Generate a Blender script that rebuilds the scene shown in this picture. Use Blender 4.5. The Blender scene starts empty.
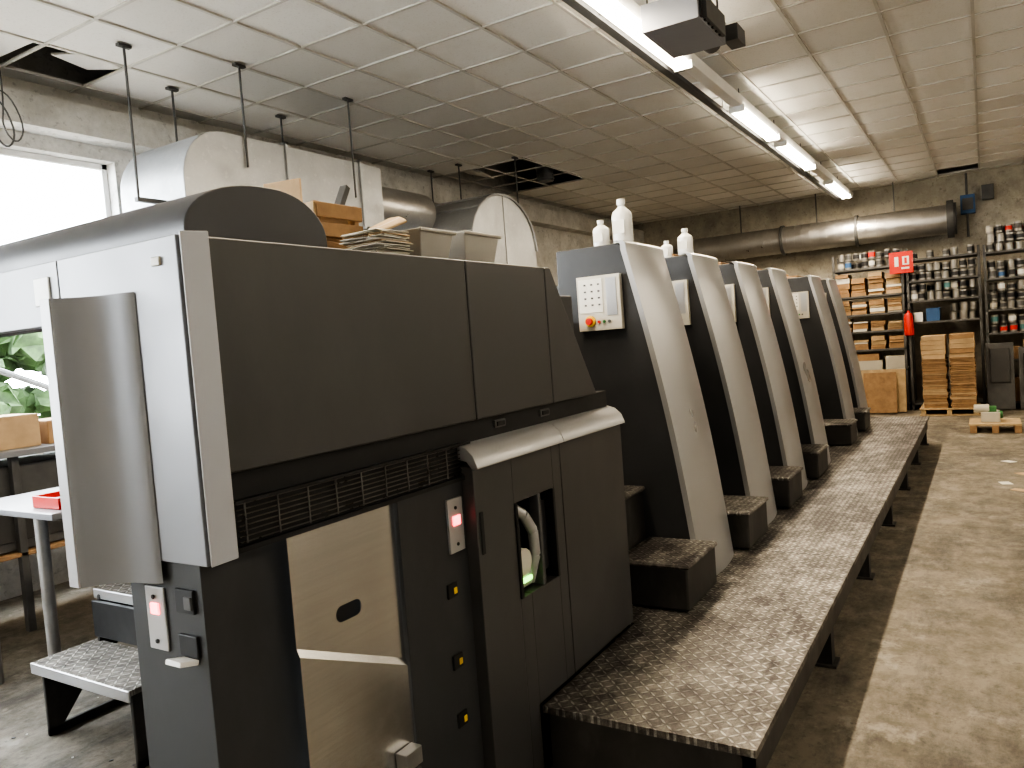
import bpy, bmesh, math, random
from mathutils import Vector, Matrix
random.seed(7)
scn = bpy.context.scene
COL = bpy.context.collection

# ------------------------------------------------------------------ materials
class NT:
    def __init__(s, name):
        s.m = bpy.data.materials.new(name); s.m.use_nodes = True
        s.t = s.m.node_tree; s.b = s.t.nodes['Principled BSDF']
        s.co = None
    def n(s, typ, **kw):
        nd = s.t.nodes.new(typ)
        for k, v in kw.items(): setattr(nd, k, v)
        return nd
    def l(s, a, b): s.t.links.new(a, b)
    def math(s, op, a, b=None, c=None):
        nd = s.n('ShaderNodeMath', operation=op)
        for i, v in enumerate((a, b, c)):
            if v is None: continue
            if isinstance(v, (int, float)): nd.inputs[i].default_value = v
            else: s.l(v, nd.inputs[i])
        return nd.outputs[0]
    def coord(s):
        if s.co is None: s.co = s.n('ShaderNodeTexCoord').outputs['Object']
        return s.co
    def sep(s):
        sx = s.n('ShaderNodeSeparateXYZ'); s.l(s.coord(), sx.inputs[0]); return sx.outputs
    def noise(s, scale, detail=4, rough=.6, vec=None, sc3=None):
        nd = s.n('ShaderNodeTexNoise'); nd.inputs['Scale'].default_value = scale
        nd.inputs['Detail'].default_value = detail; nd.inputs['Roughness'].default_value = rough
        v = vec or s.coord()
        if sc3:
            mp = s.n('ShaderNodeMapping'); mp.inputs['Scale'].default_value = sc3
            s.l(v, mp.inputs['Vector']); v = mp.outputs[0]
        s.l(v, nd.inputs['Vector']); return nd.outputs['Fac']
    def mr(s, v, a, b, c=0, d=1):
        nd = s.n('ShaderNodeMapRange'); nd.inputs[1].default_value = a; nd.inputs[2].default_value = b
        nd.inputs[3].default_value = c; nd.inputs[4].default_value = d; s.l(v, nd.inputs[0]); return nd.outputs[0]
    def mix(s, f, a, b):
        nd = s.n('ShaderNodeMix', data_type='RGBA')
        if isinstance(f, (int, float)): nd.inputs[0].default_value = f
        else: s.l(f, nd.inputs[0])
        for i, v in ((6, a), (7, b)):
            if isinstance(v, tuple): nd.inputs[i].default_value = (*v[:3], 1)
            else: s.l(v, nd.inputs[i])
        return nd.outputs[2]
    def bump(s, h, strength=.3, dist=.01):
        nd = s.n('ShaderNodeBump'); nd.inputs['Strength'].default_value = strength
        nd.inputs['Distance'].default_value = dist; s.l(h, nd.inputs['Height']); s.l(nd.outputs[0], s.b.inputs['Normal'])
    def base(s, c):
        if isinstance(c, tuple): s.b.inputs['Base Color'].default_value = (*c, 1)
        else: s.l(c, s.b.inputs['Base Color'])
    def rough(s, v):
        if isinstance(v, (int, float)): s.b.inputs['Roughness'].default_value = v
        else: s.l(v, s.b.inputs['Roughness'])

def paint(name, col, rough=.5, metal=0, var=.25, scale=3, bump=0, bscale=200, smudge=0, sm_col=None):
    k = NT(name)
    f = k.mr(k.noise(scale, 6, .6), .3, .7)
    d = tuple(c*(1-var) for c in col); u = tuple(min(1, c*(1+var*.6)) for c in col)
    c = k.mix(f, d, u)
    if smudge:
        s = k.mr(k.noise(scale*1.7, 7, .65, sc3=(1, 1, .45)), .50, .78)
        c = k.mix(k.math('MULTIPLY', s, smudge), c, sm_col or tuple(min(1, x*2.2+.03) for x in col))
    k.base(c); k.b.inputs['Metallic'].default_value = metal
    k.rough(k.mr(k.noise(scale*2, 3), .3, .7, max(.05, rough-.05), min(1, rough+.07)))
    if bump: k.bump(k.noise(bscale, 2), bump, .002)
    return k.m

def emis(name, col, st):
    k = NT(name); k.base((.9, .9, .9)); k.b.inputs['Emission Color'].default_value = (*col, 1)
    k.b.inputs['Emission Strength'].default_value = st; return k.m

def diamond_plate(name, dark=1.0, grimef=.9):
    k = NT(name)
    sx = k.sep()
    K = 1/.034
    px = k.math('MULTIPLY', sx[0], K); py = k.math('MULTIPLY', sx[1], K)
    a = k.math('SUBTRACT', k.math('FRACT', px), .5); b = k.math('SUBTRACT', k.math('FRACT', py), .5)
    par = k.math('FLOORED_MODULO', k.math('ADD', k.math('FLOOR', px), k.math('FLOOR', py)), 2.0)
    s = k.math('MULTIPLY_ADD', par, 2.0, -1.0)
    sb = k.math('MULTIPLY', s, b)
    al = k.math('DIVIDE', k.math('ADD', a, sb), .80); ac = k.math('DIVIDE', k.math('SUBTRACT', a, sb), .20)
    d = k.math('ADD', k.math('POWER', k.math('ABSOLUTE', al), 2.0), k.math('POWER', k.math('ABSOLUTE', ac), 2.0))
    h = k.mr(d, .35, 1.1, 1, 0)
    big = k.mr(k.noise(1.4, 8, .75, sc3=(.8, 1.6, 1)), .47, .56)
    grime = k.mr(k.noise(4.0, 10, .8), .46, .58)
    g = k.math('MULTIPLY', k.math('MAXIMUM', k.math('MULTIPLY', big, .9), k.math('MULTIPLY', grime, .7)), grimef)
    fine = k.mr(k.noise(14, 8, .8), .40, .62)
    D = dark
    base = k.mix(fine, (.11*D, .10*D, .09*D), (.30*D, .28*D, .25*D))
    lift = k.mix(fine, (.26*D, .25*D, .23*D), min(1, 1) and (.66*min(D, 1.3), .64*min(D, 1.3), .59*min(D, 1.3)))
    c = k.mix(h, base, lift)
    c = k.mix(g, c, (.024, .018, .018))
    spots = k.mr(k.noise(5.3, 9, .78), .60, .65)
    c = k.mix(k.math('MULTIPLY', spots, .4), c, (.50, .47, .42))
    k.base(c); k.b.inputs['Metallic'].default_value = .4
    k.rough(k.mr(h, 0, 1, .62, .40))
    k.bump(h, 1.0, .0035)
    return k.m

def concrete(name, c1, c2, stain, sc=1.0, stf=.6, light=None):
    k = NT(name)
    a = k.mr(k.noise(.9*sc, 8, .7), .35, .65); b = k.mr(k.noise(4*sc, 9, .78), .42, .60)
    st = k.mr(k.noise(.8*sc, 10, .8, sc3=(.7, 1.6, 1)), .47, .60)
    sp = k.mr(k.noise(24*sc, 4, .65), .58, .66)
    c = k.mix(a, c1, c2); c = k.mix(k.math('MULTIPLY', b, .55), c, tuple(x*.55 for x in c1))
    if light:
        li = k.mr(k.noise(1.6*sc, 8, .75), .56, .62); c = k.mix(k.math('MULTIPLY', li, .5), c, light)
    c = k.mix(k.math('MULTIPLY', st, stf), c, stain)
    c = k.mix(k.math('MULTIPLY', sp, .5), c, tuple(x*.4 for x in c1))
    k.base(c); k.rough(k.mr(b, 0, 1, .55, .85)); k.bump(b, .25, .01)
    return k.m

def tile_mat():
    k = NT('mineral_ceiling_tile')
    sx = k.sep()
    ix = k.math('FLOOR', k.math('DIVIDE', sx[0], .62)); iy = k.math('FLOOR', k.math('DIVIDE', sx[1], .62))
    cb = k.n('ShaderNodeCombineXYZ'); k.l(ix, cb.inputs[0]); k.l(iy, cb.inputs[1])
    wn = k.n('ShaderNodeTexWhiteNoise'); k.l(cb.outputs[0], wn.inputs['Vector'])
    c = k.mix(wn.outputs['Value'], (.68, .66, .625), (.80, .785, .75))
    st = k.mr(k.noise(.7, 6, .7), .55, .75); c = k.mix(k.math('MULTIPLY', st, .35), c, (.52, .47, .38))
    sp = k.mr(k.noise(60, 3, .7), .58, .66); c = k.mix(k.math('MULTIPLY', sp, .25), c, (.4, .37, .32))
    k.base(c); k.rough(.95); k.bump(k.noise(60, 3), .3, .004); return k.m

def streaky_metal(name, col, rough, metal=1.0, stains=.4, sc3=(1, 1, 1)):
    k = NT(name)
    f = k.mr(k.noise(2.2, 8, .75, sc3=sc3), .4, .68); g = k.mr(k.noise(14, 6, .7), .56, .66)
    c = k.mix(k.math('MULTIPLY', f, stains), col, tuple(x*.45 for x in col))
    c = k.mix(k.math('MULTIPLY', g, stains*.8), c, (.75, .73, .7))
    k.base(c); k.b.inputs['Metallic'].default_value = metal
    k.rough(k.mr(k.noise(7, 5, .7), .3, .7, rough-.1, rough+.15)); return k.m

def stainless():
    k = NT('stained_stainless_sheet')
    sx = k.sep()
    f = k.mr(k.noise(2, 3, .5, sc3=(1, 1, .5)), .35, .65)
    br = k.noise(60, 2, .5, sc3=(.03, 1, 2))
    c = k.mix(f, (.60, .60, .60), (.80, .80, .80))
    c = k.mix(k.math('MULTIPLY', k.mr(br, .35, .65), .18), c, (.42, .42, .42))
    low = k.mr(sx[2], .80, .30)
    sp = k.mr(k.noise(26, 9, .8), .50, .64)
    sf = k.math('MULTIPLY', sp, low)
    c = k.mix(k.math('MULTIPLY', sf, .5), c, (.75, .74, .72))
    dk = k.mr(k.noise(11, 9, .8), .48, .68)
    c = k.mix(k.math('MULTIPLY', k.math('MULTIPLY', dk, low), .6), c, (.24, .235, .23))
    k.base(c)
    k.l(k.mr(sf, 0, 1, 1.0, .6), k.b.inputs['Metallic'])
    k.rough(.27)
    return k.m

M = {}
M['dark'] = paint('charcoal_press_paint', (.072, .070, .069), .40, .1, .12, 1.5, .10, 400, .12)
M['dark2'] = paint('anthracite_end_paint', (.048, .049, .052), .43, .05, .2, 2.5, .1, 400, .15)
M['hood'] = paint('dark_hood_paint', (.062, .062, .068), .42, .1, .12, 2, smudge=.1)
M['black'] = paint('black_plastic', (.012, .012, .013), .5, 0, .3, 5)
M['silver'] = paint('silver_metallic_paint', (.46, .46, .465), .32, .5, .03, 1.0)
M['lgrey'] = paint('light_grey_paint', (.25, .255, .275), .42, .15, .05, 1.5)
M['lgrey2'] = paint('pale_grey_strip_paint', (.40, .40, .42), .4, .15, .05, 2)
M['tread'] = diamond_plate('diamond_tread_plate')
M['tread2'] = diamond_plate('window_lit_tread_plate', 1.4, .3)  # brighter copy for the side steps, window light painted into its colour
M['skirt'] = paint('walkway_frame_dark', (.060, .056, .052), .55, .3, .4, 4, smudge=.4)
M['sheet'] = stainless()
M['galv'] = streaky_metal('galvanised_duct_steel', (.42, .43, .44), .5, .6, .25)
M['foil'] = streaky_metal('spiral_duct_steel', (.52, .51, .50), .36, .9, .3)
M['steel'] = paint('bare_steel', (.45, .45, .45), .4, .85, .2, 8)
M['wire'] = paint('steel_wire', (.20, .19, .18), .3, .9, .4, 12)
M['rod'] = paint('threaded_rod', (.10, .10, .10), .6, .4, .2, 8)
M['floor'] = concrete('worn_concrete_floor', (.185, .160, .124), (.265, .232, .184), (.058, .051, .043), 1.0, .78, (.41, .375, .315))
M['wall'] = concrete('dirty_plaster', (.40, .37, .31), (.48, .445, .375), (.30, .27, .22), .6, .6)
M['wallw'] = concrete('white_plaster', (.58, .57, .55), (.68, .67, .64), (.45, .43, .38), .6)
M['tile'] = tile_mat()
M['tbar'] = paint('white_t_bar', (.56, .54, .50), .5, .1, .1, 3)
M['plenum'] = paint('dark_plenum', (.03, .027, .024), .9, 0, .4, 2)
M['card'] = paint('cardboard', (.38, .24, .13), .8, 0, .25, 6)
M['card2'] = paint('pale_cardboard', (.50, .36, .22), .8, 0, .2, 6)
M['wood'] = paint('raw_wood', (.35, .22, .12), .75, 0, .3, 9)
M['wood2'] = paint('pale_pine', (.50, .37, .22), .7, 0, .2, 9)
M['paper'] = paint('paper_white', (.74, .72, .66), .8, 0, .08, 5)
M['cream'] = paint('cream_plastic', (.54, .51, .44), .45, 0, .08, 5)
M['white'] = paint('white_plastic', (.76, .76, .74), .4, 0, .06, 5)
M['bin'] = paint('translucent_bin_plastic', (.40, .38, .34), .45, 0, .1, 5)
M['rack'] = paint('rack_grey_steel', (.12, .12, .12), .5, .3, .25, 6)
M['frame'] = paint('white_window_frame', (.75, .75, .75), .4, 0, .05, 4)
M['red'] = paint('signal_red', (.62, .03, .02), .4, 0, .1, 5)
M['yel'] = paint('yellow_plastic', (.75, .50, .05), .5, 0, .1, 5)
M['blue'] = paint('blue_plastic', (.05, .13, .30), .5, 0, .15, 5)
M['teal'] = paint('teal_label', (.08, .20, .21), .5, 0, .15, 5)
M['green'] = paint('green_label', (.06, .20, .07), .5, 0, .15, 5)
M['can'] = paint('tin_can', (.36, .35, .33), .4, .7, .2, 9)
M['cand'] = paint('black_can', (.04, .04, .045), .45, .1, .2, 9)
M['leaf'] = paint('hedge_leaf', (.055, .10, .035), .8, 0, .7, 5)
M['redled'] = emis('red_led_display', (1, .03, .06), 6)
M['grnled'] = emis('green_led', (.3, 1, .1), 3)
M['tube'] = emis('fluorescent_tube_lit', (1, .90, .72), 28)

# ------------------------------------------------------------------ mesh builder
class B:
    def __init__(s, name, parent=None, bevel=0, seg=2):
        s.name, s.parent, s.bevel, s.seg = name, parent, bevel, seg
        s.bm = bmesh.new(); s.mats = []
    def mi(s, m):
        if m not in s.mats: s.mats.append(m)
        return s.mats.index(m)
    def _fin(s, faces, m):
        i = s.mi(m)
        for f in faces: f.material_index = i
    def hexa(s, pts, m):
        v = [s.bm.verts.new(p) for p in pts]
        fs = [s.bm.faces.new([v[j] for j in q]) for q in ((0,3,2,1),(4,5,6,7),(0,1,5,4),(1,2,6,5),(2,3,7,6),(3,0,4,7))]
        s._fin(fs, m); return v
    def box(s, x0, x1, y0, y1, z0, z1, m, rot=0, tilt=None):
        pts = [Vector(p) for p in ((x0,y0,z0),(x1,y0,z0),(x1,y1,z0),(x0,y1,z0),(x0,y0,z1),(x1,y0,z1),(x1,y1,z1),(x0,y1,z1))]
        if rot or tilt:
            c = Vector(((x0+x1)/2, (y0+y1)/2, (z0+z1)/2))
            R = Matrix.Rotation(rot, 3, 'Z')
            if tilt: R = R @ Matrix.Rotation(tilt[1], 3, tilt[0])
            pts = [c + R @ (p-c) for p in pts]
        return s.hexa(pts, m)
    def prism(s, prof, ax, a0, a1, m, cap=True):
        def P(p, a):
            if ax == 'Y': return (p[0], a, p[1])
            if ax == 'X': return (a, p[0], p[1])
            return (p[0], p[1], a)
        A = [s.bm.verts.new(P(p, a0)) for p in prof]; C = [s.bm.verts.new(P(p, a1)) for p in prof]
        n = len(prof); fs = [s.bm.faces.new((A[i], A[(i+1) % n], C[(i+1) % n], C[i])) for i in range(n)]
        if cap: fs += [s.bm.faces.new(A[::-1]), s.bm.faces.new(C)]
        s._fin(fs, m)
    def cyl(s, p0, p1, r, m, seg=16, r1=None, cap=True):
        p0, p1 = Vector(p0), Vector(p1); d = (p1-p0).normalized()
        u = d.orthogonal().normalized(); w = d.cross(u); r1 = r if r1 is None else r1
        A = []; C = []
        for i in range(seg):
            a = 2*math.pi*i/seg; o = u*math.cos(a)+w*math.sin(a)
            A.append(s.bm.verts.new(p0+o*r)); C.append(s.bm.verts.new(p1+o*r1))
        fs = [s.bm.faces.new((A[i], A[(i+1) % seg], C[(i+1) % seg], C[i])) for i in range(seg)]
        if cap: fs += [s.bm.faces.new(A[::-1]), s.bm.faces.new(C)]
        s._fin(fs, m)
    def tube(s, pts, r, m, seg=8):
        for a, b in zip(pts[:-1], pts[1:]): s.cyl(a, b, r, m, seg)
    def lathe(s, x, y, z, prof, m, seg=20, mats=None):
        rings = []
        for (r, h) in prof:
            rings.append([s.bm.verts.new((x+r*math.cos(2*math.pi*i/seg), y+r*math.sin(2*math.pi*i/seg), z+h)) for i in range(seg)])
        for j in range(len(rings)-1):
            fs = [s.bm.faces.new((rings[j][i], rings[j][(i+1) % seg], rings[j+1][(i+1) % seg], rings[j+1][i])) for i in range(seg)]
            s._fin(fs, mats[j] if mats else m)
        s._fin([s.bm.faces.new(rings[0][::-1]), s.bm.faces.new(rings[-1])], mats[-1] if mats else m)
    def quad(s, pts, m):
        s._fin([s.bm.faces.new([s.bm.verts.new(p) for p in pts])], m)
    def done(s, smooth=35):
        bmesh.ops.recalc_face_normals(s.bm, faces=s.bm.faces[:])
        for f in s.bm.faces: f.smooth = True
        for e in s.bm.edges:
            e.smooth = len(e.link_faces) == 2 and e.calc_face_angle(0) < math.radians(smooth)
        me = bpy.data.meshes.new(s.name); s.bm.to_mesh(me); s.bm.free()
        for m in s.mats: me.materials.append(m if not isinstance(m, str) else M[m])
        ob = bpy.data.objects.new(s.name, me); COL.objects.link(ob)
        if s.parent: ob.parent = s.parent
        if s.bevel:
            md = ob.modifiers.new('bevel', 'BEVEL'); md.width = s.bevel; md.segments = s.seg
            md.limit_method = 'ANGLE'; md.angle_limit = math.radians(40); md.harden_normals = True
        return ob
def empty(name):
    e = bpy.data.objects.new(name, None); COL.objects.link(e); return e
def arc(cx, cz, r, a0, a1, n, rz=None):
    rz = rz or r
    return [(cx+r*math.cos(math.radians(a0+(a1-a0)*i/n)), cz+rz*math.sin(math.radians(a0+(a1-a0)*i/n))) for i in range(n+1)]
def chaikin(p, n=2):
    for _ in range(n):
        q = [p[0]]
        for a, c in zip(p[:-1], p[1:]):
            q += [tuple(u*.75+v*.25 for u, v in zip(a, c)), tuple(u*.25+v*.75 for u, v in zip(a, c))]
        p = q+[p[-1]]
    return p

# ------------------------------------------------------------------ room
X0, X1, Y0, Y1, H = -4.96, 15.8, -3.1, 6.4, 4.0
T = .62
b = B('floor'); b.box(X0-.2, X1+.2, Y0-.2, Y1+.2, -.1, 0, 'floor'); b.done()
b = B('wall_back'); b.box(X1, X1+.2, Y0, Y1, 0, 4.7, 'wall'); b.done()
b = B('wall_right'); b.box(X0, X1, Y0-.2, Y0, 0, 4.7, 'wallw'); b.done()
b = B('wall_front'); b.box(X0-.2, X0, Y0, Y1, 0, 4.7, 'wallw'); b.done()
wz0, wz1 = 1.15, 3.48
wins = [(-3.8, -.5), (.0, 4.05)]  # first opening is an unseen window, added to light the delivery end
b = B('wall_left')
xs = [X0]+[v for wn in wins for v in wn]+[X1]
for i in range(0, len(xs), 2): b.box(xs[i], xs[i+1], Y1, Y1+.25, 0, 4.7, 'wallw')
for (a, c) in wins: b.box(a, c, Y1, Y1+.25, 0, wz0, 'wallw'); b.box(a, c, Y1, Y1+.25, wz1, 4.7, 'wallw')
b.done()
b = B('trim_1'); b.box(X0, X1, Y1-.22, Y1, 3.60, 3.85, 'wallw'); b.done()
for k, (wx0, wx1) in enumerate(wins):
    b = B('window_%d' % (k+1), bevel=.004)
    for i in range(4):
        x = wx0+(wx1-.05-wx0)*i/3; b.box(x, x+.05, Y1+.12, Y1+.17, wz0, wz1, 'frame')
    for z in (wz0, 2.32, wz1-.05): b.box(wx0, wx1, Y1+.12, Y1+.17, z, z+.05, 'frame')
    b.done()
b = B('roof'); b.box(X0-.2, X1+.2, Y0-.2, Y1+.3, 4.65, 4.75, 'plenum'); b.done()
holes = set()
def hole(xa, xb, ya, yb):
    for i in range(int(math.floor(xa/T)), int(math.ceil(xb/T))):
        for j in range(int(math.floor(ya/T)), int(math.ceil(yb/T))): holes.add((i, j))
hole(8.75, 10.5, 5.0, 6.3); hole(2.55, 3.7, 5.65, 6.15); hole(14.9, 15.4, .1, .5)
b = B('ceiling')
i0, i1 = int(round(X0/T)), int(math.ceil(X1/T)); j0, j1 = int(round(Y0/T)), int(math.ceil(Y1/T))
for i in range(i0, i1):
    for j in range(j0, j1):
        if (i, j) in holes: continue
        x, y = i*T, j*T; z = H+.008+random.random()*.004
        b.box(x+.006, min(x+T-.006, X1), y+.006, min(y+T-.006, Y1), z, z+.015, 'tile')
for i in range(i0, i1): b.box(i*T-.012, i*T+.012, Y0, Y1, H-.002, H+.012, 'tbar')
for j in range(j0, j1+1): b.box(X0, X1, j*T-.012, j*T+.012, H-.003, H+.0125, 'tbar')
b.done()
b = B('loose_ceiling_tile'); b.box(8.8, 9.3, 5.75, 6.15, 4.04, 4.055, 'tile', .2, ('X', .3)); b.done()
b = B('loose_ceiling_tile'); b.box(2.6, 3.05, 5.60, 6.1, 4.05, 4.065, 'tile', .05, ('Y', .12)); b.box(3.35, 3.70, 5.60, 5.95, 4.04, 4.055, 'tile', .3, ('X', .15)); b.done()
b = B('loose_cable_coil')
pts = chaikin([(2.9, 6.1, 4.2), (2.95, 6.05, 3.9), (2.9, 5.95, 3.6), (2.85, 5.9, 3.4), (2.95, 5.92, 3.3), (3.05, 5.98, 3.45), (3.0, 6.05, 3.7), (2.9, 6.1, 3.75), (2.85, 6.1, 3.5)], 2)
b.tube(pts, .007, 'rack', 6); b.tube([(x+.05, y-.03, z+.04) for x, y, z in pts], .006, 'rack', 6); b.done()

b = B('garden_hedge')
for i in range(420):
    x = random.uniform(2.0, 13.0); y = random.uniform(11.5, 13.5); z = random.uniform(.2, 2.75)-.2*math.sin(x*2)
    r = random.uniform(.12, .30)
    vs = bmesh.ops.create_icosphere(b.bm, subdivisions=2, radius=r, matrix=Matrix.Translation((x, y, z)))['verts']
    for v in vs: v.co += Vector((random.uniform(-.09, .09), random.uniform(-.09, .09), random.uniform(-.09, .09)))
b.mi('leaf'); b.done(20)
b = B('ground_outside'); b.box(-10, 25, Y1+.3, 20, -.12, -.02, 'floor'); b.done()
b = B('outdoor_handrail')
b.cyl((2.5, 8.0, 2.3), (6.0, 8.0, .7), .03, 'rack', 8)
for i in range(3): b.cyl((3.4+i*1.2, 8.0, -.02), (3.4+i*1.2, 8.0, 1.89-i*.55), .025, 'rack', 8)
b.done()

# ------------------------------------------------------------------ ceiling light strip
def light_strip(name, y, xa, xb, tubes, energy):
    e = empty(name)
    b = B('housing', e, .004)
    b.prism([(y-.05, H-.20), (y+.05, H-.20), (y+.07, H-.14), (y+.07, H-.12), (y-.07, H-.12), (y-.07, H-.14)], 'X', xa, xb, 'white')
    b.box(xa, xb, y+.13, y+.20, H-.22, H-.18, 'rack')
    x = xa+.4
    while x < xb:
        b.cyl((x, y, H-.12), (x, y, H), .006, 'rod', 6); b.cyl((x, y+.165, H-.18), (x, y+.165, H), .006, 'rod', 6)
        b.box(x-.01, x+.01, y, y+.19, H-.20, H-.19, 'rack'); x += 1.5
    b.done()
    b = B('tubes', e)
    for (a, c) in tubes:
        for dy in (-.05, .05):
            b.cyl((a, y+dy, H-.23), (c, y+dy, H-.23), .022, 'tube', 10)
        for xx in (a-.02, c): b.box(xx, xx+.02, y-.075, y+.075, H-.255, H-.19, 'white')
        L = bpy.data.lights.new('tube_light', 'AREA'); L.shape = 'RECTANGLE'; L.size = c-a; L.size_y = .14
        L.energy = energy*(c-a); L.color = (1, .84, .62)
        lo = bpy.data.objects.new('tube_light', L); lo.location = ((a+c)/2, y, H-.256); COL.objects.link(lo); lo.parent = e
    b.done()
light_strip('right_fill_strip', 2.0, 1.5, 15.2, [(1.9, 3.4), (4.3, 6.2), (7.8, 9.3), (9.7, 11.5), (13.0, 14.8)], 42)
light_strip('right_fill_strip', -2.6, -3.5, 15.2, [(.2, 1.7), (4.5, 6), (8.5, 10), (12.5, 14)], 15)  # unseen strip, added as fill light for the operator side
light_strip('right_fill_strip', 2.0, -4.6, -.3, [(-4.4, -2.9), (-2.6, -1.1)], 14)  # unseen strip behind the camera, added to light the delivery end

b = B('suspended_electrical_unit', bevel=.008)
b.box(4.9, 5.5, 1.46, 1.84, 3.60, 3.78, 'lgrey'); b.box(4.98, 5.4, 1.43, 1.46, 3.62, 3.76, 'rack')
b.box(5.0, 5.2, 1.5, 1.7, 3.78, 3.88, 'steel'); b.cyl((5.5, 1.6, 3.69), (5.66, 1.6, 3.69), .07, 'rack')
b.box(5.52, 5.72, 1.38, 1.48, 3.63, 3.74, 'rack'); b.box(5.6, 5.7, 1.5, 1.7, 3.76, 3.82, 'steel')
for x in (4.95, 5.45):
    for y in (1.49, 1.81): b.cyl((x, y, 3.7), (x, y, 4.0), .008, 'rod', 6)
for i in range(6): b.box(4.92+i*.08, 4.95+i*.08, 1.445, 1.46, 3.61, 3.77, 'black')
b.done()

# ------------------------------------------------------------------ PRINTING PRESS
press = empty('offset_printing_press')
b = B('delivery_side_panels', press, .006)
b.prism([(1.092, 1.93), (2.06, 1.93), (2.06, 1.41), (1.092, 1.41)], 'Y', 1.42, 1.47, 'dark')
b.prism([(2.064, 1.93), (2.585, 1.93), (2.585, 1.41), (2.064, 1.41)], 'Y', 1.42, 1.47, 'dark')
b.prism([(2.589, 1.93), (2.634, 1.93), (2.975, 1.41), (2.589, 1.41)], 'Y', 1.42, 1.47, 'dark')
b.done()
b = B('delivery_black_band', press, .003)
b.box(1.10, 3.13, 1.45, 1.50, 1.225, 1.41, 'black')
for x in (2.20, 2.52): b.box(x, x+.07, 1.442, 1.455, 1.365, 1.392, 'rack'); b.box(x+.01, x+.06, 1.438, 1.45, 1.37, 1.387, 'black')
b.done()
b = B('guard_grille', press)
for i in range(8): b.cyl((1.12, 1.442, 1.248+i*.0125), (2.02, 1.442, 1.248+i*.0125), .002, 'wire', 6)
for i in range(10): b.cyl((1.14+i*.096, 1.440, 1.245), (1.14+i*.096, 1.440, 1.34), .0025, 'wire', 6)
b.box(1.11, 2.03, 1.432, 1.45, 1.338, 1.345, 'black'); b.box(1.11, 2.03, 1.432, 1.45, 1.228, 1.24, 'black')
b.done()
b = B('delivery_end_cover', press, .004)
EX = 1.04
b.box(EX, EX+.04, 1.455, 1.92, 1.215, 1.935, 'lgrey')
b.hexa([(EX,1.44,1.215),(1.092,1.412,1.225),(1.095,1.47,1.225),(EX+.02,1.47,1.215),(EX,1.44,1.94),(1.092,1.412,1.94),(1.095,1.47,1.94),(EX+.02,1.47,1.94)], 'lgrey2')
b.box(EX, EX+.04, 1.924, 3.6, 1.78, 1.935, 'lgrey')
b.box(EX-.006, EX, 1.51, 1.54, 1.875, 1.895, 'cream')
b.box(EX-.005, EX, 1.96, 2.03, 1.83, 1.90, 'white')
b.done()
ctrl = [(EX-.002, 1.615), (EX-.010, 1.625), (EX-.016, 1.645), (EX-.020, 1.67), (EX-.026, 1.70), (EX-.038, 1.73), (EX-.056, 1.755), (EX-.076, 1.772), (EX-.090, 1.782), (EX-.096, 1.79), (EX-.097, 1.80)]
o = chaikin(ctrl)
b = B('curved_front_guard', press, .003)
b.prism(o+[(EX-.094, 1.822), (EX-.075, 1.828), (EX-.002, 1.835)], 'Z', 1.165, 1.828, 'lgrey')
b.box(EX-.099, EX-.086, 1.788, 1.826, 1.165, 1.828, 'lgrey2')
b.done()
b = B('delivery_top', press, .006)
b.box(1.09, 2.634, 1.47, 3.2, 1.885, 1.93, 'dark2')
b.box(1.08, 1.16, 1.47, 3.55, 1.78, 1.90, 'black')
b.done()
hp = [(1.08, 1.93)] + arc(1.30, 1.955, .22, 180, 90, 12, .118) + arc(1.335, 1.955, .175, 90, 0, 12, .118) + [(1.51, 1.93)]
b = B('delivery_hood', press, .004)
b.prism(hp, 'Y', 1.475, 3.55, 'hood'); b.done()
b = B('delivery_column', press, .005)
b.box(1.05, 1.315, 1.495, 1.765, 0, 1.22, 'dark2')
b.box(1.044, 1.05, 1.63, 1.70, 1.0, 1.15, 'silver')
b.box(1.040, 1.045, 1.65, 1.68, 1.085, 1.112, 'redled')
for z in (1.127, 1.022): b.cyl((1.043, 1.665, z), (1.038, 1.665, z), .006, 'black', 8)
b.box(1.042, 1.0505, 1.52, 1.585, 1.10, 1.155, 'black'); b.box(1.042, 1.0505, 1.52, 1.585, 1.0, 1.05, 'black')
b.box(1.038, 1.044, 1.525, 1.55, 1.11, 1.14, 'rack')
b.box(1.0, 1.048, 1.525, 1.58, .99, 1.002, 'white', 0, ('Y', .25))
b.done()
b = B('drive_side_column', press, .006); b.box(1.05, 1.30, 3.25, 3.6, 0, 1.80, 'dark2'); b.done()
b = B('delivery_inner_column', press, .005)
b.box(1.665, 2.1, 1.445, 1.60, 0, 1.235, 'dark2')
b.box(1.888, 1.965, 1.436, 1.447, 1.01, 1.18, 'silver')
b.box(1.908, 1.945, 1.431, 1.437, 1.095, 1.125, 'redled')
for z in (1.15, 1.035): b.cyl((1.926, 1.438, z), (1.926, 1.432, z), .006, 'black', 8)
for z in (.875, .65, .465):
    b.box(1.862, 1.91, 1.438, 1.448, z, z+.045, 'black'); b.box(1.888, 1.904, 1.435, 1.440, z+.01, z+.03, 'yel')
b.done()
b = B('stainless_guard_sheet', press)
YS = 1.452
hx0, hx1, hz0, hz1 = 1.41, 1.505, .956, .999
xa, xb = 1.27, 1.664
def zc(x): return .94-.45*(x-1.28)
b.quad([(xa, YS, 0), (xb, YS, 0), (xb, YS, zc(xb)-.02), (xa, YS, zc(xa)-.02)], 'sheet')
YT = YS+.010
b.quad([(xa, YS, zc(xa)-.02), (xb, YS, zc(xb)-.02), (xb, YT, zc(xb)), (xa, YT, zc(xa))], 'sheet')  # sloping facet shaped to stand in for a reflected light streak
b.quad([(xa, YT, zc(xa)), (xb, YT, zc(xb)), (xb, YT, .946), (xa, YT, .946)], 'sheet')
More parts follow.
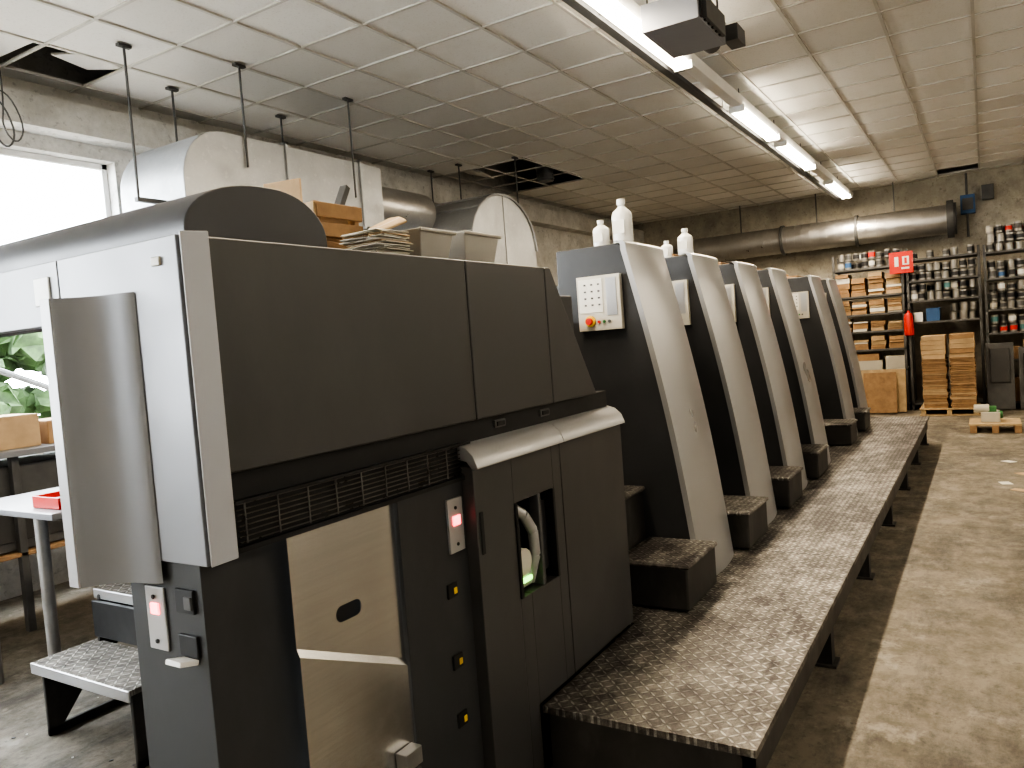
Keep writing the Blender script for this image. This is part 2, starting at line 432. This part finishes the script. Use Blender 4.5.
b.quad([(xa, YT, .946), (hx0, YT, .946), (hx0, YT, 1.26), (xa, YT, 1.26)], 'sheet')
b.quad([(hx1, YT, .946), (xb, YT, .946), (xb, YT, 1.26), (hx1, YT, 1.26)], 'sheet')
b.quad([(hx0, YT, .946), (hx1, YT, .946), (hx1, YT, hz0), (hx0, YT, hz0)], 'sheet')
b.quad([(hx0, YT, hz1), (hx1, YT, hz1), (hx1, YT, 1.26), (hx0, YT, 1.26)], 'sheet')
b.box(hx0-.01, hx1+.01, YT+.015, YT+.04, hz0-.01, hz1+.01, 'black')
for (xx, zz) in ((hx0, hz0), (hx0, hz1), (hx1, hz0), (hx1, hz1)):
    sx = 1 if xx == hx0 else -1; sz = 1 if zz == hz0 else -1
    b._fin([b.bm.faces.new([b.bm.verts.new(p) for p in [(xx, YT, zz)]+[(xx+sx*(.021-.021*math.sin(a)), YT, zz+sz*(.021-.021*math.cos(a))) for a in [k*math.pi/10 for k in range(6)]]])], 'sheet')
b.done(3)
b = B('gripper_bracket', press, .003)
b.box(1.575, 1.645, 1.41, 1.45, .48, .53, 'steel'); b.box(1.585, 1.625, 1.40, 1.44, .36, .48, 'rack'); b.cyl((1.61, 1.39, .43), (1.61, 1.45, .43), .018, 'steel')
b.box(1.58, 1.635, 1.40, 1.44, .27, .36, 'paper'); b.cyl((1.32, 1.40, .30), (1.32, 1.40, .50), .018, 'white', 12)
b.done()
b = B('operator_door_section', press, .005)
dz0 = .02
def fr(x0, x1, z0, z1): b.box(x0, x1, 1.40, 1.45, z0, z1, 'dark')
fr(1.985, 2.215, dz0, 1.27); fr(2.50, 2.565, .36, 1.27); fr(2.215, 2.50, 1.10, 1.27); fr(2.215, 2.29, dz0, .765); fr(2.29, 2.50, .36, .765)
fr(2.57, 3.15, .36, 1.27)
b.box(1.985, 2.06, 1.45, 1.62, 0, 1.27, 'dark2')
b.box(3.11, 3.15, 1.45, 2.0, .36, 1.27, 'dark2')
b.box(1.99, 3.15, 1.50, 1.56, .0, 1.30, 'black')
b.box(2.0, 2.02, 1.394, 1.401, .98, 1.12, 'black')
b.done()
b = B('door_window_fittings', press, .004)
b.box(2.215, 2.232, 1.394, 1.44, .765, 1.10, 'black'); b.box(2.483, 2.50, 1.394, 1.44, .765, 1.10, 'black')
b.box(2.38, 2.40, 1.40, 1.44, .765, 1.10, 'rack')
b.box(2.25, 2.35, 1.43, 1.48, .78, .90, 'silver'); b.cyl((2.30, 1.425, .87), (2.30, 1.48, .87), .05, 'cream', 20)
b.box(2.275, 2.335, 1.418, 1.428, .80, .818, 'grnled')
b.tube([(2.26, 1.45, 1.08), (2.31, 1.425, 1.04), (2.36, 1.42, .97), (2.375, 1.425, .88), (2.36, 1.45, .78)], .02, 'silver', 12)
b.box(2.42, 2.48, 1.43, 1.49, .80, 1.06, 'dark2')
b.done()
lip = [(1.50, 1.345), (1.46, 1.343), (1.42, 1.33), (1.392, 1.305), (1.378, 1.272), (1.376, 1.262), (1.40, 1.262), (1.42, 1.285), (1.50, 1.30)]
b = B('silver_lip', press, .003); b.prism(lip, 'X', 1.98, 2.565, 'silver'); b.prism(lip, 'X', 2.569, 3.15, 'silver'); b.done()
b = B('press_core_body', press, .01)
b.box(2.13, 3.2, 1.62, 3.0, .0, 1.85, 'dark2')
b.prism([(2.6, 1.93), (2.634, 1.93), (2.975, 1.41), (2.6, 1.41)], 'Y', 1.47, 3.0, 'dark2')
b.box(3.2, 10.6, 1.95, 3.3, 0, 1.75, 'dark2')
b.box(10.6, 12.0, 1.9, 3.2, 0, 1.75, 'dark2')
b.done()
UX = [3.79, 4.87, 5.95, 7.05, 8.85, 9.95]
def yside(z):
    t = (z-.33)/(2.13-.33)
    return 1.275+.315*t-.035*math.sin(math.pi*t)
for k, ux in enumerate(UX):
    w = .55
    b = B('printing_unit_frame', press, .006)
    zs = [.33+(2.10-.33)*i/20 for i in range(21)]
    prof = [(yside(z)+.012, z) for z in zs] + [(1.63, 2.135), (2.0, 2.135), (2.02, .33)]
    b.prism(prof, 'X', ux, ux+w-.01, 'dark2')
    b.box(ux+.02, ux+w, 3.2, 3.6, 0, 2.13, 'dark2')
    b.box(ux+.05, ux+w-.03, 2.0, 3.25, 1.7, 1.95, 'dark2')
    b.done()
    b = B('unit_silver_cover', press)
    ns = 10
    outer = [(yside(z), z) for z in zs] + [(1.583, 2.125), (1.590, 2.138), (1.603, 2.146), (1.66, 2.148)]
    rows = []
    for j in range(ns+1):
        t = j/ns; x = ux-.012+(w+.012)*t; bul = .028*(1-(2*t-1)**2)
        rows.append([b.bm.verts.new((x, y-bul*(1 if z < 2.1 else .3), z)) for y, z in outer])
    fs = []
    for j in range(ns):
        for i in range(len(outer)-1): fs.append(b.bm.faces.new((rows[j][i], rows[j+1][i], rows[j+1][i+1], rows[j][i+1])))
    r0 = [b.bm.verts.new((v.co.x, v.co.y+.03, v.co.z)) for v in rows[0]]; r1 = [b.bm.verts.new((v.co.x, v.co.y+.03, v.co.z)) for v in rows[-1]]
    for i in range(len(outer)-1):
        fs.append(b.bm.faces.new((rows[0][i], rows[0][i+1], r0[i+1], r0[i]))); fs.append(b.bm.faces.new((rows[-1][i], rows[-1][i+1], r1[i+1], r1[i])))
    b._fin(fs, 'silver')
    b.done()
    b = B('unit_control_panel', press, .006)
    b.box(ux-.035, ux, 1.62, 1.87, 1.685, 1.975, 'cream')
    b.box(ux-.038, ux-.034, 1.72, 1.86, 1.78, 1.96, 'paper')
    b.box(ux-.038, ux-.034, 1.64, 1.70, 1.76, 1.96, 'silver')
    b.cyl((ux-.034, 1.80, 1.735), (ux-.045, 1.80, 1.735), .030, 'yel', 16); b.cyl((ux-.045, 1.80, 1.735), (ux-.065, 1.80, 1.735), .018, 'red', 16)
    for i, y in enumerate((1.75, 1.72, 1.69)): b.cyl((ux-.034, y, 1.73), (ux-.044, y, 1.73), .008, ('red', 'green', 'rack')[i], 12)
    for r in range(4):
        for c in range(3): b.box(ux-.040, ux-.037, 1.815-c*.04, 1.828-c*.04, 1.925-r*.036, 1.934-r*.036, 'rack')
    b.done()
b = B('unit_steps', press, .014, 3)
for k, ux in enumerate(UX):
    xa = ux-.46
    def stepbox(y0, y1, zt):
        b.box(xa+.01, ux-.01, y0+.015, y1, .36, zt-.02, 'skirt')
        b.box(xa, ux-.012, y0, y1, zt-.025, zt, 'tread')
    stepbox(1.19, 1.56, .58); stepbox(1.56, 1.94, .85)
b.done()
b = B('roof_boards', press, .004)
for ux in UX[1:5]:
    b.box(ux+.12, ux+.5, 1.75, 1.98, 2.136, 2.165, 'wood'); b.box(ux+.15, ux+.4, 1.9, 1.98, 2.165, 2.2, 'wood2')
b.done()
b = B('tread_plate_walkway', press, bevel=.012, seg=3)
b.box(2.30, 10.9, .645, 1.398, .325, .35, 'tread')
b.box(3.155, 10.9, 1.40, 1.94, .325, .35, 'tread')
b.box(2.33, 10.87, .665, .70, .20, .325, 'skirt'); b.box(2.33, 2.36, .665, 1.39, .0, .325, 'skirt'); b.box(10.84, 10.87, .665, 1.39, .22, .325, 'skirt')
b.box(2.36, 10.84, .76, .78, .0, .30, 'skirt')  # dark panel added to stand in for shade under the walkway
x = 2.4
while x < 10.9:
    b.box(x, x+.08, .68, .76, 0, .22, 'skirt'); b.box(x-.02, x+.10, .66, .78, 0, .012, 'skirt')
    b.box(x, x+.05, .70, 1.38, .24, .30, 'skirt'); x += 1.40
for xs_ in (4.45, 6.6, 8.75): b.box(xs_, xs_+.008, .645, 1.398, .3503, .351, 'black')
b.done()

b = B('tread_plate_steps', bevel=.006)
b.box(1.75, 2.06, 3.03, 3.80, .325, .35, 'tread2'); b.box(1.745, 1.755, 3.03, 3.80, .30, .35, 'silver')
b.box(2.07, 2.36, 3.03, 3.80, .575, .60, 'tread2'); b.box(2.065, 2.075, 3.03, 3.80, .55, .60, 'silver')
b.box(2.04, 2.06, 3.05, 3.78, .37, .55, 'black')
for y in (3.05, 3.74):
    b.prism([(1.77, .0), (1.81, .0), (2.06, .30), (2.12, .30), (2.36, .575), (2.06, .575), (2.04, .33), (1.77, .33)], 'Y', y, y+.02, 'skirt')
    b.box(2.32, 2.36, y, y+.03, 0, .58, 'skirt'); b.box(1.77, 2.36, y, y+.02, .0, .04, 'skirt')
b.done()
b = B('side_table', bevel=.006)
b.box(1.93, 2.7, 3.84, 4.75, .965, 1.0, 'lgrey')
for (x, y) in ((1.98, 4.05), (2.62, 4.05), (1.98, 4.68), (2.62, 4.68)): b.cyl((x, y, 0), (x, y, .965), .03, 'steel', 14)
b.done()
b = B('red_parts_tray', bevel=.003)
b.box(2.0, 2.2, 3.9, 4.15, 1.001, 1.008, 'red')
for q in ((2.0, 2.008, 3.9, 4.15), (2.192, 2.2, 3.9, 4.15), (2.0, 2.2, 3.9, 3.908), (2.0, 2.2, 4.142, 4.15)): b.box(*q, 1.001, 1.06, 'red')
b.box(2.03, 2.16, 3.94, 4.08, 1.008, 1.04, 'rack'); b.done()
b = B('window_workbench', bevel=.006)
b.box(1.2, 3.9, 5.35, 6.1, 1.16, 1.2, 'lgrey')
for x in (1.25, 2.5, 3.8):
    for y in (5.4, 6.0): b.box(x, x+.05, y, y+.05, 0, 1.16, 'rack')
b.box(1.25, 3.85, 5.4, 6.05, .5, .53, 'wood')
for i in range(3): b.box(1.5+i*.75, 2.2+i*.75, 5.45, 6.0, .54, 1.1, 'rack'); b.box(1.55+i*.75, 2.15+i*.75, 5.44, 5.45, .6, .8, 'dark')
b.done()
b = B('cardboard_boxes', bevel=.005)
b.box(2.25, 2.75, 5.5, 5.85, 1.201, 1.42, 'card2'); b.box(2.8, 3.2, 5.5, 5.9, 1.201, 1.36, 'card'); b.box(2.3, 2.7, 5.87, 6.08, 1.201, 1.36, 'card'); b.box(1.6, 2.1, 5.6, 6.05, 1.201, 1.3, 'paper'); b.done()
b = B('parts_cabinet', bevel=.01); b.box(2.80, 3.6, 3.95, 4.7, 0, 1.05, 'dark')
for i in range(3): b.box(2.792, 2.80, 4.0, 4.65, .1+i*.3, .36+i*.3, 'rack'); b.box(2.78, 2.792, 4.2, 4.4, .24+i*.3, .26+i*.3, 'steel')
b.box(2.85, 3.3, 4.0, 4.5, 1.05, 1.25, 'rack')
b.done()
b = B('pipe_bundle', bevel=0)
for i in range(5): b.cyl((2.45+i*.06, 3.9, 0.0), (2.45+i*.06, 3.9, .9), .014, ('rack', 'steel', 'black', 'wire', 'red')[i], 10)
b.done()

ZT = 1.931
def bin_(name, x0, x1, y0, y1, z0, h, m):
    b = B(name, bevel=.004); t = .02
    o0 = [(x0+t, y0+t), (x1-t, y0+t), (x1-t, y1-t), (x0+t, y1-t)]; o1 = [(x0, y0), (x1, y0), (x1, y1), (x0, y1)]
    V = lambda L, z, s=0: [b.bm.verts.new((x+(s if i in (0, 3) else -s), y+(s if i < 2 else -s), z)) for i, (x, y) in enumerate(L)]
    A = V(o0, z0); C = V(o1, z0+h); D = V(o1, z0+h, .012); E = V(o0, z0+.01, .012)
    fs = [b.bm.faces.new(A[::-1]), b.bm.faces.new(E)]
    for P_, Q in ((A, C), (C, D), (D, E)):
        fs += [b.bm.faces.new((P_[i], P_[(i+1) % 4], Q[(i+1) % 4], Q[i])) for i in range(4)]
    b._fin(fs, m)
    b.box(x0-.008, x1+.008, y0-.008, y0+.004, z0+h-.012, z0+h, m); b.done()
bin_('plastic_bin', 1.945, 2.125, 1.50, 1.72, ZT, .105, 'bin')
bin_('plastic_bin', 2.19, 2.41, 1.50, 1.74, ZT, .115, 'bin')
b = B('paper_offcut_stack', bevel=.0015, seg=1)
for i in range(20):
    z = ZT+.0042*i; x = 1.75+random.uniform(-.01, .01); y = 1.50+random.uniform(-.01, .02)
    b.box(x, x+.14, y, y+.15, z, z+.0038, random.choice(['paper', 'card2', 'cream']), random.uniform(-.15, .15))
for i in range(14):
    b.box(1.74+i*.007, 1.87+i*.007, 1.50+i*.006, 1.54+i*.006, ZT+.085+i*.003, ZT+.092+i*.003, random.choice(['card2', 'wood2', 'cream']), -.5+i*.05, ('Y', -.35))
b.done()
b = B('wooden_crate', bevel=.002)
cx0, cx1, cy0, cy1 = 1.72, 1.92, 1.72, 1.92
b.box(cx0, cx1, cy0, cy1, ZT, ZT+.02, 'wood2')
for z in (ZT+.03, ZT+.09, ZT+.15):
    b.box(cx0, cx1, cy0-.008, cy0+.006, z, z+.045, 'wood'); b.box(cx0-.006, cx0+.006, cy0, cy1, z, z+.045, 'wood2'); b.box(cx1-.006, cx1+.006, cy0, cy1, z, z+.045, 'wood2')
for (x, y) in ((cx0+.005, cy0+.005), (cx1-.025, cy0+.005), (cx0+.005, cy1-.025), (cx1-.025, cy1-.025)): b.box(x, x+.02, y, y+.02, ZT, ZT+.20, 'wood')
b.box(1.85, 1.87, 1.73, 1.76, ZT+.16, ZT+.27, 'rack', 0, ('Y', .5))
b.box(1.74, 1.88, 1.74, 1.90, ZT+.02, ZT+.18, 'card2')
b.done()
b = B('cardboard_sheet', bevel=.002); b.box(2.0, 2.01, 2.08, 2.24, ZT, ZT+.37, 'card2', .2); b.box(2.03, 2.3, 2.08, 2.3, ZT, ZT+.05, 'card'); b.done()

def bottle(name, x, y, z, r, h):
    b = B(name)
    b.lathe(x, y, z, [(r*.95, 0), (r, .008), (r, h*.62), (r*.9, h*.70), (r*.45, h*.80), (r*.33, h*.83), (r*.33, h*.87), (r*.42, h*.87), (r*.42, h), (r*.3, h)], 'white')
    b.box(x-r*1.01, x-r*.7, y-r*.6, y+r*.6, z+h*.2, z+h*.5, 'paper'); b.done()
bottle('white_bottle', 3.94, 1.66, 2.15, .055, .235)
bottle('white_bottle', 3.92, 1.78, 2.137, .045, .15)
bottle('white_bottle', 5.00, 1.67, 2.15, .05, .17)
bottle('white_bottle', 5.0, 1.80, 2.137, .04, .12)

duct = empty('ventilation_duct')
b = B('rectangular_trunk', duct, .01)
prof = [(3.66, 2.45)] + arc(4.06, 3.05, .40, 180, 90, 10) + [(5.87, 3.45), (5.87, 2.85), (4.45, 2.85), (4.35, 2.45)]
b.prism(prof, 'Y', 4.95, 5.75, 'galv'); b.done()
b = B('flanges', duct, .003)
for x in (4.65, 5.55):
    b.box(x, x+.03, 4.925, 4.95, 2.83, 3.475, 'galv'); b.box(x, x+.03, 4.925, 5.775, 3.45, 3.475, 'galv')
b.cyl((5.87, 5.3, 3.15), (6.9, 5.3, 3.15), .22, 'foil', 24)
b.done()
b = B('hanger_rods', duct)
for (x, y, z0) in ((3.45, 5.2, 2.9), (4.24, 4.93, 3.2), (5.43, 4.9, 3.1), (4.21, 5.74, 3.4), (5.35, 5.7, 3.4), (8.3, 6.15, 3.0), (8.3, 5.7, 3.3), (8.55, 5.0, 3.2)):
    b.cyl((x, y, z0), (x, y, 4.0), .010, 'rod', 6); b.box(x-.05, x+.05, y-.02, y+.02, 3.98, 4.0, 'rod')
b.box(3.43, 3.66, 5.18, 5.22, 2.88, 2.91, 'rod')
b.done()
d2 = empty('curved_extraction_hood')
b = B('hood_shell', d2, .008)
prof = [(6.9, 2.3)] + arc(7.6, 2.75, .70, 180, 0, 18, .60) + [(8.3, 2.3)]
b.prism(prof, 'Y', 4.65, 6.05, 'galv'); b.done()
b = B('hood_ribs', d2)
for a in (15, 45, 75, 105, 135, 165):
    x = 7.6+.705*math.cos(math.radians(a)); z = 2.75+.605*math.sin(math.radians(a))
    b.cyl((x, 4.64, z), (x, 6.06, z), .014, 'galv', 8)
pr = arc(7.6, 2.75, .70, 180, 0, 18, .60)
b.tube([(x, 4.64, z) for x, z in pr], .014, 'galv', 8)
b.box(7.595, 7.605, 4.64, 4.65, 2.3, 3.34, 'galv')
b.box(7.0, 8.2, 4.9, 5.6, 0, 2.3, 'rack')
b.done()
b = B('dark_flexible_hose')
pts = [Vector((9.7, 5.2, 4.4-.03*i)) for i in range(18)]
for i, p in enumerate(pts[:-1]): b.cyl(p, pts[i+1], .13 if i % 2 else .115, 'rack', 16)
b.done()
b = B('spiral_wall_duct')
b.cyl((15.42, .5, 3.22), (15.42, 5.0, 3.22), .25, 'foil', 32)
y = .6
while y < 5.0:
    b.cyl((15.42, y, 3.22), (15.42, y+.018, 3.22), .258, 'foil', 32); y += .14
b.cyl((15.42, .40, 3.22), (15.42, .50, 3.22), .32, 'rack', 32); b.cyl((15.42, .36, 3.22), (15.42, .42, 3.22), .27, 'rack', 32)
for yy in (1.9, 3.2): b.cyl((15.42, yy, 3.22), (15.42, yy+.05, 3.22), .285, 'rack', 32)
b.cyl((15.42, 5.0, 3.22), (15.42, 5.35, 3.0), .25, 'foil', 32)
for yy in (1.3, 2.6, 4.0): b.box(15.40, 15.43, yy, yy+.02, 3.45, 4.0, 'rack')
b.done()
b = B('wall_switch_box', bevel=.006)
b.box(15.62, 15.795, .08, .30, 3.30, 3.62, 'blue'); b.box(15.6, 15.62, .11, .27, 3.36, 3.56, 'rack'); b.cyl((15.7, .2, 3.62), (15.7, .2, 4.0), .02, 'rack', 8); b.cyl((15.7, .2, 2.9), (15.7, .2, 3.3), .02, 'rack', 8)
b.box(15.66, 15.795, -.2, -.02, 3.5, 3.75, 'rack'); b.done()

rack = empty('storage_rack')
b = B('uprights_and_shelves', rack, bevel=.003, seg=1)
bays = [(2.28, 1.16), (1.12, .04), (0.0, -1.0), (-1.04, -2.1)]
lev = [[.12, .72, 1.08, 1.40, 1.70, 2.02, 2.50], [.12, 1.50, 1.86, 2.20, 2.56], [.12, .80, 1.24, 1.62, 2.12, 2.55], [.12, .8, 1.5, 2.1]]
for (ya, yb), lv in zip(bays, lev):
    for y in (ya-.04, yb):
        for x in (14.72, 15.3): b.box(x, x+.04, y, y+.04, 0, max(lv)+.12 if y < 1 else 2.75, 'rack')
    for z in lv: b.box(14.72, 15.34, yb, ya, z-.035, z, 'rack')
b.done()
b = B('ink_cans', rack)
def cans(y0, y1, z, rows, n, dens=.9):
    for r in range(rows):
        for x in (14.80, 14.94, 15.10):
            for i in range(n):
                if random.random() > dens: continue
                y = y0+(y1-y0)*(i+.5)/n+random.uniform(-.015, .015); rad = random.choice([.05, .055, .06]); h = random.choice([.11, .125, .14])
                zz = z+r*.145
                c = random.choice(['cand', 'can', 'cand', 'cand', 'cand', 'can', 'can', 'rack', 'rack', 'cream', 'teal', 'red', 'blue', 'white'])
                b.lathe(x, y, zz, [(rad, 0), (rad, h*.25), (rad, h*.8), (rad, h), (rad*.9, h), (rad*.88, h-.008)], 'can', 14, ['can', c, 'can', 'can', 'can', random.choice(['can', 'cream', 'cand'])])
cans(1.2, 2.2, 2.50, 2, 8, .85); cans(.1, 1.08, 2.20, 2, 8, .95); cans(.1, 1.08, 1.86, 2, 8, .9); cans(.1, .5, 1.50, 2, 3); cans(.1, 1.08, 2.56, 1, 8, .5)
cans(-.95, -.05, 2.55, 3, 7, .9); cans(-.95, -.05, 2.12, 2, 7, .95); cans(-.95, -.05, 1.62, 3, 7, .9); cans(-.95, -.05, 1.24, 2, 7, .85)
b.done()
b = B('stored_cartons', rack, bevel=.003, seg=1)
for z0, z1 in ((2.02, 2.44), (1.70, 1.97), (1.40, 1.65), (1.08, 1.34)):
    for y0 in (1.2, 1.48, 1.76, 2.02):
        z = z0
        zt = z1-random.uniform(0, .08)
        while z < zt-.04:
            h = random.choice([.03, .045, .07, .1]); b.box(14.73+random.uniform(0, .05), 15.2, y0+random.uniform(-.01, .02), y0+.22+random.uniform(0, .02), z, min(z+h-.006, zt), random.choice(['card', 'card2', 'wood', 'card', 'wood2', 'card', 'paper'])); z += h
b.box(14.75, 15.2, 1.2, 1.5, .72, .95, 'cream'); b.box(14.75, 15.2, 1.55, 2.15, .72, .88, 'cream'); b.box(14.75, 15.2, 1.6, 2.1, .88, 1.0, 'card')
b.box(14.78, 15.2, 1.25, 2.1, .12, .6, 'card')
b.box(14.8, 15.2, .65, .85, 1.50, 1.72, 'blue'); b.box(14.8, 15.2, .9, 1.05, 1.50, 1.66, 'white')
b.box(14.75, 15.2, -.9, -.1, .12, .5, 'card'); b.box(14.75, 15.2, -.9, -.5, .80, 1.1, 'card2'); b.box(14.75, 15.2, -.45, -.1, .80, 1.0, 'wood')
for y0 in (-2.0, -1.5):
    for z in (.12, .8, 1.5, 2.1): b.box(14.78, 15.2, y0, y0+.4, z, z+.35, random.choice(['card', 'card2', 'wood']))
b.done()
b = B('framed_panel', bevel=.006)
b.box(14.50, 14.54, -.36, .02, .02, 1.08, 'rack', 0, ('Y', .06)); b.box(14.47, 14.50, -.30, -.04, .45, 1.0, 'dark', 0, ('Y', .06))
b.box(14.50, 14.54, -.78, -.42, .02, 1.0, 'rack', 0, ('Y', .06)); b.box(14.47, 14.50, -.72, -.48, .3, .9, 'black', 0, ('Y', .06)); b.done()
b = B('leaning_wood_panel', bevel=.004); b.box(14.35, 14.40, 1.17, 1.85, .02, .74, 'wood2', 0, ('Y', .08)); b.box(14.2, 14.24, 1.3, 1.8, .02, .70, 'wood', 0, ('Y', .12)); b.done()
b = B('pallet_of_board_stacks', bevel=.003, seg=1)
for y in (.14, .5, .86): b.box(13.85, 14.6, y, y+.07, .02, .10, 'wood2')
b.box(13.85, 14.6, .12, .95, 0, .02, 'wood2'); b.box(13.83, 14.6, .12, .95, .10, .12, 'wood2')
for y0 in (.16, .55):
    z = .12
    while z < 1.22:
        h = random.choice([.02, .03, .045]) if z < .9 else .075
        b.box(13.87+random.uniform(0, .03), 14.5, y0+random.uniform(-.01, .015), y0+.34+random.uniform(-.01, .015), z, z+h-.004, random.choice(['card', 'wood', 'card2', 'wood']) if z < .9 else random.choice(['card', 'card2'])); z += h
b.done()
b = B('fire_extinguisher')
b.lathe(14.60, 1.10, 1.28, [(.06, 0), (.075, .02), (.075, .30), (.06, .36), (.025, .39), (.022, .42)], 'red'); b.box(14.58, 14.62, 1.06, 1.14, 1.70, 1.73, 'black'); b.tube([(14.58, 1.06, 1.71), (14.53, 1.02, 1.6), (14.53, 1.02, 1.4)], .01, 'black'); b.box(14.67, 14.715, 1.08, 1.12, 1.3, 1.6, 'rack')
b.done()
b = B('fire_equipment_sign', bevel=.003)
b.box(14.66, 14.675, 1.00, 1.36, 2.34, 2.70, 'red'); b.box(14.655, 14.66, 1.06, 1.16, 2.48, 2.62, 'white'); b.box(14.652, 14.656, 1.09, 1.13, 2.50, 2.60, 'red')
b.box(14.655, 14.66, 1.22, 1.28, 2.46, 2.62, 'white'); b.box(14.655, 14.66, 1.06, 1.18, 2.41, 2.44, 'white'); b.box(14.675, 14.715, 1.12, 1.15, 2.5, 2.6, 'rack'); b.done()
b = B('wooden_pallet', bevel=.004)
for i in range(5): b.box(11.85+i*.13, 11.95+i*.13, -.35, .24, .10, .125, 'wood2')
for y in (-.35, -.1, .15): b.box(11.85, 12.47, y, y+.08, .0, .10, 'wood')
b.done()
b = B('gear_motor', bevel=.008)
b.box(12.0, 12.3, -.12, .10, .126, .26, 'cream'); b.cyl((12.1, .0, .30), (12.1, .18, .30), .06, 'cream', 18); b.cyl((12.1, -.15, .22), (12.1, -.1, .22), .05, 'green', 18); b.box(12.05, 12.2, -.08, .02, .26, .33, 'green'); b.done()
b = B('paper_scraps')
for (x, y, r) in ((8.4, -.15, .3), (8.1, -.25, 1.1), (8.9, -.3, .6), (9.6, -.2, .8)):
    b.box(x, x+.12, y, y+.09, .001, .004, random.choice(['paper', 'paper', 'card2']), r)
b.done()
b = B('floor_debris')
for i in range(26):
    x = random.uniform(1.2, 2.4); y = random.uniform(1.95, 2.9) if i % 2 else random.uniform(3.0, 4.4); s = random.uniform(.004, .016)
    b.box(x, x+s, y, y+s*1.4, .0005, s*.25+.001, random.choice(['paper', 'rack', 'cream']), random.random()*3)
b.done()

w = bpy.data.worlds.new('world'); scn.world = w; w.use_nodes = True
bg = w.node_tree.nodes['Background']; bg.inputs[0].default_value = (.90, .96, 1, 1); bg.inputs[1].default_value = 22.0
cam = bpy.data.cameras.new('camera'); co = bpy.data.objects.new('camera', cam); COL.objects.link(co)
cam.lens = 770/1024*36; cam.sensor_width = 36; cam.clip_start = .05
R = Vector((.5216, -.8498, -.0747)); U = Vector((.0838, -.0361, .9958)); F = Vector((.8490, .5257, -.0524))
m = Matrix(((R.x, U.x, -F.x, 0), (R.y, U.y, -F.y, 0), (R.z, U.z, -F.z, 1.65), (0, 0, 0, 1)))
co.matrix_world = m; scn.camera = co
scn.view_settings.view_transform = 'AgX'
scn.view_settings.look = 'AgX - High Contrast'
scn.view_settings.exposure = 0.12
